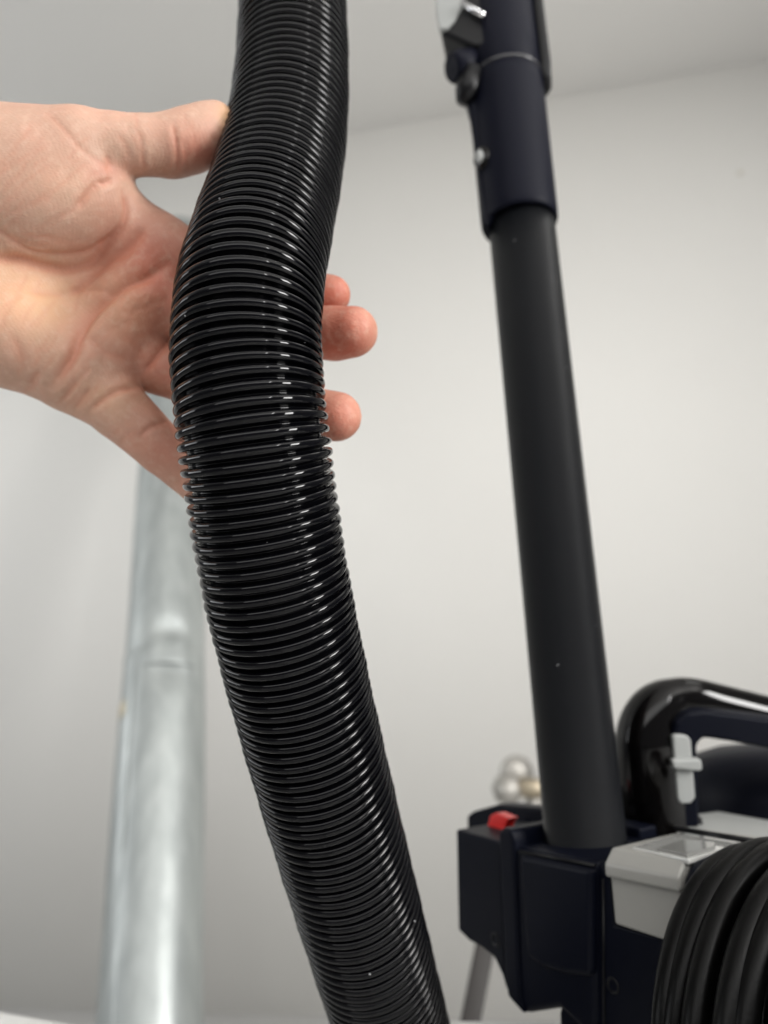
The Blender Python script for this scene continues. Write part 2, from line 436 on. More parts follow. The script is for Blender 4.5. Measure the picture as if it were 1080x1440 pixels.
# ------------------------------------------------------------------ hand
def make_hand():
    S = 1000.0                                  # work in millimetres, camera space (x right, y down, z away)
    def p3(u, v, z): return np.array([(u - 540) / F * z, (v - 720) / F * z, z])
    h = 0.9
    lo = np.array([-215.0, -150.0, 205.0]); hi = np.array([12.0, 8.0, 285.0])
    gx, gy, gz = [np.arange(lo[i], hi[i], h, dtype=np.float32) for i in range(3)]
    X, Y, Z = np.meshgrid(gx, gy, gz, indexing='ij')
    def cone(a, b, ra, rb):
        a = np.array(a, np.float32); b = np.array(b, np.float32); d = b - a; L2 = float(d.dot(d))
        t = ((X - a[0]) * d[0] + (Y - a[1]) * d[1] + (Z - a[2]) * d[2]) / L2
        t = np.clip(t, 0, 1)
        return np.sqrt((X - a[0] - t * d[0]) ** 2 + (Y - a[1] - t * d[1]) ** 2 + (Z - a[2] - t * d[2]) ** 2) - (ra + (rb - ra) * t)
    def ell(c, ex, ey, ez, rx, ry, rz):
        dx, dy, dz = X - c[0], Y - c[1], Z - c[2]
        q = np.sqrt(((dx * ex[0] + dy * ex[1] + dz * ex[2]) / rx) ** 2 + ((dx * ey[0] + dy * ey[1] + dz * ey[2]) / ry) ** 2 + ((dx * ez[0] + dy * ez[1] + dz * ez[2]) / rz) ** 2)
        return (q - 1) * min(rx, ry, rz)
    def ell2(u, v, z, ang, rx, ry, rz):
        a = math.radians(ang); c = p3(u, v, z)
        return ell(c, (math.cos(a), math.sin(a), 0), (-math.sin(a), math.cos(a), 0), (0, 0, 1), rx, ry, rz)
    def smin(a, b, k):
        hh = np.clip(0.5 + 0.5 * (b - a) / k, 0, 1)
        return b + (a - b) * hh - k * hh * (1 - hh)
    def chain(pts, k=3.0):
        k = min(k, 1.0)
        r = None
        for (u0, v0, z0, r0), (u1, v1, z1, r1) in zip(pts[:-1], pts[1:]):
            c = cone(p3(u0, v0, z0), p3(u1, v1, z1), r0, r1)
            r = c if r is None else smin(r, c, k)
        return r
    def many(lst, k):
        r = lst[0]
        for x in lst[1:]: r = smin(r, x, k)
        return r
    palm = many([
        chain([(-420, 360, 250, 27), (-200, 350, 250, 26), (-70, 350, 253, 24)]),          # forearm and wrist
        ell2(16, 262, 245, 8, 40, 24.5, 22),                                                   # thenar eminence
        ell2(-30, 350, 254, 0, 30, 30, 20),
        chain([(-60, 440, 252, 22), (30, 470, 250, 18.5), (95, 515, 250, 14)]),              # little finger side
        chain([(-40, 400, 256, 16), (80, 425, 259, 13), (165, 470, 256, 11)]),
        chain([(0, 360, 256, 16), (110, 385, 260, 12.5), (200, 420, 257, 11)]),
        chain([(20, 320, 256, 15), (130, 325, 259, 12), (225, 357, 258, 11)]),
        chain([(95, 280, 252, 11), (165, 312, 254, 9.2), (225, 352, 256, 9.2)], 4),            # web of the thumb
chain([(20, 246, 243, 17), (105, 212, 241, 12.2)]),
        chain([(218, 362, 254, 10.5), (196, 425, 250, 10.5), (163, 480, 249, 10.5), (130, 530, 249, 11.5)], 5),  # finger-base pads
    ], 7.0)
    thumb = chain([(75, 222, 240, 14.5), (115, 208, 240, 12.4), (160, 205, 242, 10.1), (200, 205, 244, 9.4), (238, 204, 247, 9.6),
                   (268, 195, 249, 9.5), (290, 183, 251, 8.7), (302, 176, 252.5, 7.6)], 3.0)
    thumb = smin(thumb, ell2(264, 203, 249, -22, 13, 8.6, 9.5), 4)
    index = chain([(222, 358, 258, 11.0), (330, 395, 258, 9.3), (410, 412, 260, 8.0), (466, 414, 259, 6.7)], 3)
    middle = chain([(200, 420, 257, 11.0), (330, 455, 253, 9.6), (430, 467, 250, 8.7), (470, 469, 247, 8.9), (496, 467, 244, 8.5)], 3)
    ring = chain([(160, 475, 257, 10.5), (225, 517, 255, 9.3), (330, 550, 252, 9.2), (420, 575, 246, 8.3), (474, 586, 241, 8.2)], 3)
    pinky = chain([(120, 530, 250, 12.2), (168, 576, 248, 10.0), (228, 632, 248, 8.5), (285, 680, 248, 7.9), (330, 700, 247, 7.4), (365, 705, 245, 6.9)], 3)
    out = smin(palm, thumb, 2.0)
    fs = [smin(palm, f, kk) for f, kk in ((index, 6), (middle, 6), (ring, 4.5), (pinky, 6))]
    for f in fs: out = smin(out, f, 1.2)
    D = out.astype(np.float32)
    # ---- naive surface nets
    nx, ny, nz = D.shape
    s = D < 0
    cs = np.zeros((nx-1, ny-1, nz-1), np.int8)
    for i in (0, 1):
        for j in (0, 1):
            for k in (0, 1):
                cs += s[i:nx-1+i, j:ny-1+j, k:nz-1+k]
    act = (cs > 0) & (cs < 8)
    ai = np.argwhere(act); vid = -np.ones(act.shape, np.int64); vid[act] = np.arange(len(ai))
    acc = np.zeros((len(ai), 3)); cnt = np.zeros(len(ai))
    corners = [(i, j, k) for i in (0, 1) for j in (0, 1) for k in (0, 1)]
    for a in corners:
        for ax in range(3):
            if a[ax] == 0:
                b = list(a); b[ax] = 1; b = tuple(b)
                da = D[ai[:, 0] + a[0], ai[:, 1] + a[1], ai[:, 2] + a[2]]
                db = D[ai[:, 0] + b[0], ai[:, 1] + b[1], ai[:, 2] + b[2]]
                m = (da < 0) != (db < 0)
                t = np.where(m, da / np.where(m, da - db, 1), 0)
                pt = np.array(a, float)[None, :].repeat(len(ai), 0); pt[:, ax] += t
                acc[m] += pt[m]; cnt[m] += 1
    vert = (ai + acc / cnt[:, None]) * h + lo
    quads = []
    for ax in range(3):
        sl0 = [slice(None)] * 3; sl1 = [slice(None)] * 3
        sl0[ax] = slice(0, -1); sl1[ax] = slice(1, None)
        ch = s[tuple(sl0)] != s[tuple(sl1)]
        e = np.argwhere(ch)
        o1, o2 = [(1, 2), (2, 0), (0, 1)][ax]
        e = e[(e[:, o1] > 0) & (e[:, o2] > 0) & (e[:, o1] < D.shape[o1] - 1) & (e[:, o2] < D.shape[o2] - 1)]
        def g(d1, d2):
            q = e.copy(); q[:, o1] -= d1; q[:, o2] -= d2
            return vid[q[:, 0], q[:, 1], q[:, 2]]
        qd = np.stack([g(1, 1), g(0, 1), g(0, 0), g(1, 0)], 1)
        fl = ~s[e[:, 0], e[:, 1], e[:, 2]]
        qd[fl] = qd[fl][:, ::-1]
        quads.append(qd)
    quads = np.concatenate(quads); quads = quads[(quads >= 0).all(1)]
    nv = len(vert)
    # Laplacian smoothing
    E = np.concatenate([quads[:, [0, 1]], quads[:, [1, 2]], quads[:, [2, 3]], quads[:, [3, 0]]])
    def lap(x, it, lam=0.5):
        for _ in range(it):
            sm = np.zeros_like(x); ct = np.zeros(nv)
            for c in range(x.shape[1]):
                sm[:, c] = np.bincount(E[:, 0], x[E[:, 1], c], nv) + np.bincount(E[:, 1], x[E[:, 0], c], nv)
            ct = np.bincount(E[:, 0], minlength=nv) + np.bincount(E[:, 1], minlength=nv)
            x = x + lam * (sm / np.maximum(ct, 1)[:, None] - x)
        return x
    vert = lap(vert, 6)
    def normals(v):
        n = np.cross(v[quads[:, 2]] - v[quads[:, 0]], v[quads[:, 3]] - v[quads[:, 1]])
        vn = np.zeros((nv, 3))
        for c in range(3):
            for q in range(4): vn[:, c] += np.bincount(quads[:, q], n[:, c], nv)
        return vn / np.maximum(np.linalg.norm(vn, axis=1), 1e-9)[:, None]
    vn = normals(vert)
    # make sure the normals point outwards (the thenar front faces the camera, -z)
    ctr = vert[np.argmin(vert[:, 2])]
    if vn[np.argmin(vert[:, 2])][2] > 0: vn = -vn; quads = quads[:, ::-1]
    uv = np.stack([vert[:, 0] / vert[:, 2] * F + 540, vert[:, 1] / vert[:, 2] * F + 720], 1)
    front = np.clip(-vn[:, 2] * 2.2 + 0.25, 0, 1)
    # anything tucked behind a nearer surface of the hand keeps its own relief
    creases = [  # polyline, depth mm, width mm
        ([(172, 268), (177, 290), (174, 312), (162, 328), (146, 340), (136, 345)], 0.8, 1.4),
        ([(136, 345), (120, 352), (84, 356), (40, 350), (0, 326), (-30, 318)], 0.45, 1.2),
        ([(168, 322), (150, 345), (134, 366), (118, 375), (90, 379), (58, 374), (30, 366), (0, 364), (-40, 360)], 1.2, 2.6),
        ([(66, 160), (84, 176), (104, 199), (124, 218), (146, 232), (160, 244)], 0.25, 1.2),
        ([(138, 257), (148, 257), (158, 253)], 0.8, 1.3),
        ([(137, 258), (124, 272), (108, 294)], 0.7, 2.4),
        ([(156, 236), (153, 228), (150, 218)], 0.6, 1.2),
        ([(243, 172), (247, 200), (249, 222), (249, 244)], 0.65, 1.0),
        ([(256, 196), (261, 220), (262, 240)], 0.35, 1.0),
        ([(195, 184), (199, 205), (203, 248)], 0.35, 0.9),
        ([(166, 190), (176, 204), (182, 225)], 0.22, 1.2),
        ([(205, 322), (196, 332), (178, 352), (150, 372), (128, 392), (108, 408), (96, 414)], 1.1, 2.6),
        ([(96, 414), (70, 413), (40, 408)], 0.35, 1.6),
        ([(235, 372), (208, 390), (182, 398), (166, 408), (146, 424), (124, 447), (112, 470), (104, 494), (90, 520), (73, 541)], 1.9, 2.9),
        ([(160, 411), (130, 409), (100, 410)], 0.3, 1.2),
        ([(41, 541), (48, 530), (56, 521)], 0.7, 1.4),
        ([(88, 563), (98, 550), (110, 535)], 0.7, 1.5),
        ([(106, 574), (116, 560), (128, 546)], 0.6, 1.5),
        ([(128, 576), (142, 564), (160, 552), (176, 547), (194, 546)], 0.9, 1.4),
        ([(196, 618), (206, 604), (222, 596), (244, 590)], 0.45, 1.3),
        ([(202, 610), (216, 602), (236, 600)], 0.25, 1.2),
        ([(204, 522), (214, 508), (226, 492), (240, 476)], 1.3, 1.6),
        ([(120, 470), (140, 490), (160, 500), (180, 506)], 0.3, 2.2),
        ([(170, 470), (192, 488), (202, 510)], 0.4, 2.0),
        ([(6, 300), (40, 290), (70, 268)], 0.12, 1.5),
        ([(16, 470), (30, 500), (30, 520)], 0.25, 1.8),
        ([(-10, 250), (30, 225), (66, 205)], 0.10, 1.3),
    ]
    rr = np.random.default_rng(11)
    def hatch(n, box, ang, jit, ln, dep, wid):
        for _ in range(n):
            u0 = rr.uniform(box[0], box[2]); v0 = rr.uniform(box[1], box[3]); a = math.radians(ang + rr.uniform(-jit, jit)); L_ = ln * rr.uniform(0.5, 1.3)
            c_ = rr.uniform(-0.12, 0.12) * L_
            creases.append(([(u0 - math.cos(a) * L_ / 2, v0 - math.sin(a) * L_ / 2), (u0 - math.sin(a) * c_, v0 + math.cos(a) * c_), (u0 + math.cos(a) * L_ / 2, v0 + math.sin(a) * L_ / 2)],
                            dep * rr.uniform(0.5, 1.2), wid * rr.uniform(0.8, 1.3)))
    hatch(26, (0, 190, 130, 320), -42, 10, 55, 0.11, 0.8)
    hatch(10, (0, 330, 110, 380), 8, 10, 60, 0.14, 0.9)
    hatch(22, (10, 400, 160, 520), -58, 25, 45, 0.13, 0.9)
    hatch(14, (140, 340, 230, 480), -35, 30, 38, 0.14, 0.9)
    hatch(12, (20, 500, 130, 560), -55, 10, 30, 0.22, 0.9)
    hatch(10, (140, 560, 240, 640), -40, 10, 26, 0.12, 0.8)
    hatch(9, (180, 165, 275, 240), 84, 8, 30, 0.11, 0.8)
    disp = np.zeros(nv); cr = np.zeros(nv)
    for pl, dep, wid in creases:
        pl = np.array(pl, float)
        # round the polyline
        tt = np.linspace(0, len(pl) - 1, 9 if len(pl) == 3 else 60); pl = np.stack([spline(range(len(pl)), pl[:, 0])(tt), spline(range(len(pl)), pl[:, 1])(tt)], 1) if len(pl) > 2 else pl
        pad = 5 * wid / 0.235 + 4
        sel = np.nonzero((uv[:, 0] > pl[:, 0].min() - pad) & (uv[:, 0] < pl[:, 0].max() + pad) & (uv[:, 1] > pl[:, 1].min() - pad) & (uv[:, 1] < pl[:, 1].max() + pad) & (front > 0))[0]
        us_ = uv[sel]
        dist = np.full(len(sel), 1e9); frac = np.zeros(len(sel))
        L = len(pl) - 1
        for i in range(L):
            a, b = pl[i], pl[i+1]; d = b - a
            t = np.clip(((us_ - a) @ d) / max(d @ d, 1e-9), 0, 1)
            q = np.linalg.norm(us_ - a - t[:, None] * d, axis=1)
            m = q < dist; dist[m] = q[m]; frac[m] = (i + t[m]) / L
        dm = dist * 0.235
        taper = np.clip(np.minimum(frac, 1 - frac) * 5 + 0.25, 0, 1)
        disp[sel] -= dep * taper * (np.exp(-(dm / (wid * 0.62)) ** 2) - 0.22 * np.exp(-((dm - 2.0 * wid) / wid) ** 2)) * front[sel]
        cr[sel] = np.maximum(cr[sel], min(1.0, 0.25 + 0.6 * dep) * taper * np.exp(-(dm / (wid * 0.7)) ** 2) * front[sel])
    # soft unevenness of flesh
    def wob(p, f, seed):
        r = np.random.default_rng(seed); o = np.zeros(nv)
        for _ in range(6):
            d = r.normal(size=3); d /= np.linalg.norm(d); o += np.sin(p @ d * f * r.uniform(0.7, 1.4) + r.uniform(0, 6.28))
        return o / 6
    disp += 0.45 * wob(vert, 0.16, 1) + 0.18 * wob(vert, 0.45, 2)
    vert = vert + vn * disp[:, None]
    # flush: blood showing through the skin, plus painted shade in the palm
    fl = 0.10 + 0.10 * wob(vert, 0.12, 5) + 0.08 * wob(vert, 0.5, 7)
    for (u, v, su, sv, am) in ((290, 215, 45, 30, .55), (255, 225, 30, 25, .10), (215, 430, 85, 110, .62), (160, 350, 60, 40, .2), (240, 370, 60, 60, .30), (470, 405, 60, 40, .85),
                                (480, 480, 60, 45, .95), (470, 590, 60, 45, .85), (240, 630, 55, 60, .42), (235, 525, 50, 30, .35),
                                (155, 300, 30, 40, .12), (40, 455, 60, 40, .06), (150, 240, 30, 15, .35)):
        fl += am * np.exp(-((uv[:, 0] - u) / su) ** 2 - ((uv[:, 1] - v) / sv) ** 2)
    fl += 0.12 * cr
    # yellow-white pressed tip of the thumb
    pale = np.exp(-((uv[:, 0] - 324) / 14) ** 2 - ((uv[:, 1] - 164) / 22) ** 2)
    for (u, v, su, sv, am) in ((20, 420, 90, 40, .45), (70, 440, 50, 60, .25), (175, 430, 40, 50, .25), (150, 560, 60, 25, .2), (90, 260, 60, 30, .08), (0, 370, 60, 20, .25)):
        pale += am * np.exp(-((uv[:, 0] - u) / su) ** 2 - ((uv[:, 1] - v) / sv) ** 2)
    pale = np.clip(pale, 0, 1)
    pts = np.stack([vert[:, 0], -vert[:, 1], -vert[:, 2]], 1) / S
    Wp = pts @ R.T + CAM
    me = bpy.data.meshes.new('hand')
    me.from_pydata(Wp.tolist(), [], quads[:, ::1].tolist())
    me.polygons.foreach_set('use_smooth', [True] * len(me.polygons))
    for nm, val in (('flush_and_shade', np.clip(fl, 0, 1)), ('pale', pale), ('crease', np.clip(cr, 0, 1))):
        at = me.attributes.new(nm, 'FLOAT', 'POINT'); at.data.foreach_set('value', val.astype(np.float32))
    me.update()
    bm = bmesh.new(); bm.from_mesh(me); bmesh.ops.recalc_face_normals(bm, faces=bm.faces); bm.to_mesh(me); bm.free()
    # skin
    m = bpy.data.materials.new('skin'); m.use_nodes = True; nt = m.node_tree; p = nt.nodes['Principled BSDF']
    def attr(n):
        a = nt.nodes.new('ShaderNodeAttribute'); a.attribute_name = n; return a.outputs['Fac']
    def mix(a, b, f):
        x = nt.nodes.new('ShaderNodeMix'); x.data_type = 'RGBA'
        for nm, val in (('A', a), ('B', b)):
            if isinstance(val, tuple): x.inputs[nm].default_value = val
            else: nt.links.new(val, x.inputs[nm])
        nt.links.new(f, x.inputs['Factor']); return x.outputs['Result']
    c = mix((0.50, 0.325, 0.238, 1), (0.46, 0.138, 0.090, 1), attr('flush_and_shade'))
    c = mix(c, (0.72, 0.44, 0.24, 1), attr('pale'))
    tc = nt.nodes.new('ShaderNodeTexCoord')
    n1 = nt.nodes.new('ShaderNodeTexNoise'); n1.inputs['Scale'].default_value = 90; n1.inputs['Detail'].default_value = 8; n1.inputs['Roughness'].default_value = 0.65
    nt.links.new(tc.outputs['Object'], n1.inputs['Vector'])
    mr = nt.nodes.new('ShaderNodeMapRange'); mr.inputs['From Min'].default_value = 0.45; mr.inputs['From Max'].default_value = 0.75; mr.inputs['To Max'].default_value = 0.35
    nt.links.new(n1.outputs['Fac'], mr.inputs['Value'])
    c = mix(c, (0.76, 0.38, 0.28, 1), mr.outputs['Result'])
    n4 = nt.nodes.new('ShaderNodeTexNoise'); n4.inputs['Scale'].default_value = 420; n4.inputs['Detail'].default_value = 5
    nt.links.new(tc.outputs['Object'], n4.inputs['Vector'])
    mr4 = nt.nodes.new('ShaderNodeMapRange'); mr4.inputs['From Min'].default_value = 0.5; mr4.inputs['From Max'].default_value = 0.72; mr4.inputs['To Max'].default_value = 0.28
    nt.links.new(n4.outputs['Fac'], mr4.inputs['Value'])
    c = mix(c, (0.64, 0.45, 0.345, 1), mr4.outputs['Result'])
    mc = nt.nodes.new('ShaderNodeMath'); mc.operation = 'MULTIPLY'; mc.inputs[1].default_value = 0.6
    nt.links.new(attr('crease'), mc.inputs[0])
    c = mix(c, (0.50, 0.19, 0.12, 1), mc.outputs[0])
    nt.links.new(c, p.inputs['Base Color'])
    p.inputs['Roughness'].default_value = 0.52
    p.inputs['Specular IOR Level'].default_value = 0.32
    p.inputs['Subsurface Weight'].default_value = 0.14
    p.inputs['Subsurface Radius'].default_value = (1.0, 0.35, 0.2)
    p.inputs['Subsurface Scale'].default_value = 0.004
    vo = nt.nodes.new('ShaderNodeTexVoronoi'); vo.feature = 'DISTANCE_TO_EDGE'; vo.inputs['Scale'].default_value = 900
    mp = nt.nodes.new('ShaderNodeMapping'); mp.inputs['Scale'].default_value = (0.7, 1, 1.3); mp.inputs['Rotation'].default_value = (0, 0.6, 0.3)
    nt.links.new(tc.outputs['Object'], mp.inputs['Vector']); nt.links.new(mp.outputs['Vector'], vo.inputs['Vector'])
    wv = nt.nodes.new('ShaderNodeTexWave'); wv.inputs['Scale'].default_value = 330; wv.inputs['Distortion'].default_value = 7; wv.inputs['Detail'].default_value = 3; wv.inputs['Detail Scale'].default_value = 0.35
    wv.bands_direction = 'DIAGONAL'
    nt.links.new(tc.outputs['Object'], wv.inputs['Vector'])
    ad = nt.nodes.new('ShaderNodeMath'); ad.operation = 'MULTIPLY_ADD'; ad.inputs[1].default_value = 0.16
    nt.links.new(wv.outputs['Fac'], ad.inputs[0]); nt.links.new(vo.outputs['Distance'], ad.inputs[2])
    ad2 = nt.nodes.new('ShaderNodeMath'); ad2.operation = 'ADD'
    nt.links.new(ad.outputs[0], ad2.inputs[0]); nt.links.new(n1.outputs['Fac'], ad2.inputs[1])
    bp = nt.nodes.new('ShaderNodeBump'); bp.inputs['Strength'].default_value = 0.4; bp.inputs['Distance'].default_value = 0.0003
    nt.links.new(ad2.outputs[0], bp.inputs['Height']); nt.links.new(bp.outputs['Normal'], p.inputs['Normal'])
    me.materials.append(m)
    o = bpy.data.objects.new('hand', me); C.objects.link(o)
    o['label'] = 'open bare left hand holding the ribbed hose, palm towards the viewer'; o['category'] = 'hand'
    sb = o.modifiers.new('smooth', 'SUBSURF'); sb.levels = 1; sb.render_levels = 1
make_hand()

# ------------------------------------------------------------------ wand
WB = W(824, 1187, 0.317)                        # where the wand's axis meets the dock
up = Vector((0, 0, 1))
camv = Vector(CAM)
wfwd = (WB - camv); wfwd.z = 0; wfwd.normalize()      # away from the camera at the wand
wright = wfwd.cross(up)
def wl(u, v, off=0.0):
    """(right, up) of a pixel on the upright plane through the wand axis, moved 'off' towards the camera"""
    p = on_plane(u, v, WB - wfwd * off, wfwd); q = p - WB
    return q.dot(wright), q.z
def wpt(u, v, off=0.0):
    return on_plane(u, v, WB - wfwd * off, wfwd)

def make_wand():
    t = thing('vacuum_wand', 'matte black vacuum wand parked upright in the cleaner, handle end up', 'vacuum wand', WB)
    zb = wl(731, 312)[1]
    lathe('tube', WB, up, [(-0.035, 0.0172), (-0.035, 0.0172), (zb + 0.03, 0.0172)], M_tube, t, 96)
    # collar
    z1 = wl(733, 318)[1] ; z2 = wl(715, 120)[1]; z3 = z2 + 0.005; z4 = wl(700, -260)[1]
    cx = -0.001
    lathe('collar', WB + wright * cx, up, [(z1 + 0.002, 0.0178), (z1, 0.0192), (z1 + 0.002, 0.0200), (z1 + 0.006, 0.0202), (z2 - 0.01, 0.0207), (z2 - 0.001, 0.0207), (z2, 0.0203)],
          M_collar, t, 96)
    lathe('seam_ring', WB + wright * cx, up, [(z2 - 0.0006, 0.0200), (z2 - 0.0006, 0.0212), (z2 + 0.0006, 0.0213), (z2 + 0.001, 0.0200)], mat('seam_lacquer', (0.03, 0.03, 0.035, 1), 0.14, spec=0.9), t, 96)
    lathe('grip_housing', WB + wright * (cx - 0.0005), up, [(z2 + 0.0006, 0.0203), (z2 + 0.0016, 0.0208), (z2 + 0.02, 0.0209), (z4, 0.0212)], M_collar, t, 96)
    # right hand side rail
    rr = []
    zr = wl(768, 118)[1]
    pth = [WB + wright * 0.0195 + up * (zr - 0.004), WB + wright * 0.0212 + up * (zr + 0.001), WB + wright * 0.0215 + up * (zr + 0.01), WB + wright * 0.0215 + up * z4]
    sweep('side_rail', pth, rrect(0.013, 0.0060, 0.002), M_black, t, up=wright, scales=[0.6, 0.9, 1, 1])
    # left spine, running down the collar
    poly = [wpt(u, v, 0.0125) for u, v in ((684, 318), (676, 270), (668, 222), (658, 150), (650, 122), (645, 60), (640, -120), (688, -120), (690, 60), (691, 170), (701, 300))]
    prism('spine', poly, wfwd * 0.018, M_collar, t, 0.002, 4)
    prism('collar_seam', [wpt(u, v, 0.0176) for u, v in ((690, 122), (694, 122), (706, 288), (702, 290))], wfwd * 0.004, M_black, t, 0)
    pb = wpt(677, 221, 0.0150)
    dn = (-wright * 0.45 - wfwd * 0.85).normalized()
    lathe('release_button', pb - dn * 0.003, dn, [(0, 0.0055), (0.0032, 0.0055), (0.0040, 0.0046), (0.0042, 0.0)], M_gloss, t, 32, squash=(1.15, 0.9), xref=up)
    lathe('button_face', pb + dn * 0.0006 - wright * 0.0005, dn, [(0, 0.0034), (0.0012, 0.0030), (0.0016, 0.0)], M_greyl, t, 24, xref=up, squash=(1.2, 0.75))
    pk = wpt(643, 96, 0.013)
    lathe('latch_knob', pk + wright * 0.003, (-wright * 0.8 - up * 0.35 - wfwd * 0.5), [(-0.008, 0.0085), (0.002, 0.0088), (0.006, 0.0078), (0.0075, 0.0068), (0.0070, 0.0045), (0.0078, 0.0)], M_collar, t, 40)
    lathe('latch_foot', wpt(656, 126, 0.013) + wright * 0.001, (-wright * 0.4 - up), [(-0.010, 0.0072), (0.002, 0.0068), (0.008, 0.0045), (0.0095, 0.0)], M_black, t, 40)
    # big trigger head reaching left with a grey face
    poly = [wpt(616, -120, 0.019), wpt(618, 30, 0.019), wpt(619, 45, 0.019), wpt(668, 66, 0.019), wpt(690, 60, 0.019), wpt(690, -120, 0.019)]
    prism('trigger_housing', poly, wfwd * 0.026, M_black, t, 0.0025, 4)
    poly = [wpt(612, -120, 0.0205), wpt(613, 20, 0.0205), wpt(617, 41, 0.0205), wpt(628, 40, 0.0205), wpt(640, 27, 0.0205), wpt(650, 6, 0.0205), wpt(655, -40, 0.0205), wpt(656, -120, 0.0205)]
    prism('trigger', poly, wfwd * 0.004, M_greyl, t, 0.001, 3)
    # added bright bar in place of the lamp's reflection on the head
    a, b = wpt(656, 8, 0.022), wpt(677, 21, 0.022)
    sweep('lamp_glint', [a + (a - b) * 0.3, b + (b - a) * 0.15], rrect(0.0034, 0.0034, 0.0016), M_glint, t, up=wfwd)
make_wand()

# ------------------------------------------------------------------ vacuum body
al = math.radians(-34.5)
A = Vector((math.sin(al), math.cos(al), 0))      # along the long visible side, away to the left
B = Vector((math.cos(al), -math.sin(al), 0))     # across, away to the right
def pB(u, v, b):    # point on the plane  b = const
    return on_plane(u, v, WB + B * b, B)
def pA(u, v, a):
    return on_plane(u, v, WB + A * a, A)
def pZ(u, v, z):
    return on_plane(u, v, (0, 0, z), (0, 0, 1))

def make_vacuum():
    t = thing('vacuum_cleaner', 'black and navy vacuum cleaner body with grey canister and red button, wand docked in it', 'vacuum cleaner', flat(WB, tz))
    b0 = -0.027
    ztop = pB(851, 1216, b0).z
    # lower body: everything below the grey canister
    poly = [pB(838, 1213, b0), pB(846, 1216, b0), pB(858, 1235, b0), pB(864, 1300, b0), pB(945, 1322, b0), pB(952, 1324, b0), pB(952, 1540, b0), pB(788, 1500, b0), pB(786, 1425, b0)]
    prism('body_shell', poly, B * 0.12, M_navy, t, 0.002)
    # docking block front panel
    poly = [pB(722, 1190, b0 - .002), pB(840, 1212, b0 - .002), pB(840, 1470, b0 - .002), pB(786, 1419, b0 - .002), pB(735, 1427, b0 - .002), pB(728, 1405, b0 - .002)]
    prism('dock_block', poly, B * 0.060, M_navy, t, 0.003, 4)
    poly = [pB(728, 1200, b0 - .0045), pB(832, 1221, b0 - .0045), pB(832, 1376, b0 - .0045), pB(795, 1372, b0 - .0045), pB(760, 1362, b0 - .0045), pB(738, 1345, b0 - .0045)]
    prism('dock_panel', poly, B * 0.006, M_navy, t, 0.003, 4)
    # flange with its raised grey rim
    f0 = b0 - .0035
    poly = [pB(700, 1172, f0), pB(705, 1164, f0), pB(718, 1167, f0), pB(723, 1186, f0), pB(731, 1405, f0), pB(736, 1428, f0), pB(713, 1402, f0), pB(709, 1375, f0)]
    prism('flange', poly, B * 0.055, M_navy, t, 0.0016, 3)
    # left end block
    g0 = b0 + 0.003
    poly = [pB(641, 1166, g0), pB(704, 1184, g0), pB(712, 1395, g0), pB(706, 1372, g0), pB(694, 1346, g0), pB(676, 1332, g0), pB(659, 1323, g0), pB(644, 1308, g0)]
    prism('end_block', poly, B * 0.050, M_navy, t, 0.002, 3)
    # rim behind the red button
    h0 = b0 + 0.045
    poly = [pB(656, 1147, h0), pB(664, 1141, h0), pB(700, 1131, h0), pB(765, 1137, h0), pB(900, 1165, h0), pB(900, 1230, h0), pB(656, 1210, h0)]
    prism('back_rim', poly, B * 0.012, M_navy, t, 0.0016, 3)
    # red button
    c0 = pB(702, 1157, b0 + 0.030)
    poly = [pB(u, v, b0 + .020) for u, v in ((683, 1170), (689, 1147), (697, 1143), (717, 1151), (711, 1158), (707, 1178), (684, 1178))]
    prism('red_button', poly, B * 0.006, M_red, t, 0.0005, 2)
    # socket the wand stands in
    lathe('socket', WB, up, [(-0.02, 0.0245), (-0.002, 0.0245), (0.0, 0.0235), (0.0, 0.0182), (-0.02, 0.0182)], M_black, t, 64)
    poly = [pB(722, 1196, b0 + .002), pB(842, 1214, b0 + .002), pB(842, 1300, b0 + .002), pB(722, 1300, b0 + .002)]
    # deck round the socket
    zd = ztop - 0.001
    dk = [WB + A * 0.040 + B * (b0 + 0.004), WB + A * 0.040 + B * 0.04, WB - A * 0.030 + B * 0.04, WB - A * 0.030 + B * (b0 + 0.004)]
    prism('deck', [flat(p, zd) for p in dk], (0, 0, -0.01), M_black, t, 0.001)
    # --- grey canister under a chamfered lid
    k0 = b0 - 0.001
    poly = [pB(857, 1225, k0), pB(957, 1248, k0), pB(955, 1330, k0), pB(864, 1300, k0)]
    prism('dust_canister', poly, B * 0.055, M_grey, t, 0.0012, 3)
    # lid: chamfered along the front edge
    k1 = k0 - 0.003
    q0 = pB(849, 1214, k1); q1 = pB(955, 1239, k1); q0b = pB(850, 1233, k1); q1b = pB(955, 1258, k1)
    zt = q0.z + 0.0048
    L = q1 - q0
    back = B * 0.058
    sec = [q0b, q0, flat(q0 + B * 0.005, zt), flat(q0 + back, zt), flat(q0 + back, q0b.z)]
    prism('canister_lid', sec, flat(L, 0), M_grey, t, 0.0012, 3)
    # clear window set into the lid
    z_w = zt + 0.0006
    wpoly = [pZ(888, 1191, z_w), pZ(968, 1208, z_w), pZ(1053, 1184, z_w), pZ(958, 1170, z_w)]
    prism('lid_window', wpoly, (0, 0, -0.002), M_clear, t, 0.0006, 2)
    wp2 = [pZ(925, 1192, z_w + .0008), pZ(966, 1202, z_w + .0008), pZ(1005, 1190, z_w + .0008), pZ(1006, 1184, z_w + .0008), pZ(960, 1180, z_w + .0008)]
    prism('window_recess', wp2, (0, 0, -0.001), mat('smoky_window_plastic', (0.20, 0.20, 0.19, 1), 0.08, spec=0.8), t, 0.0004, 2)
    # dark strip behind the lid
    e0 = pZ(950, 1165, zt + 0.002); e1 = pZ(1060, 1183, zt + 0.002)
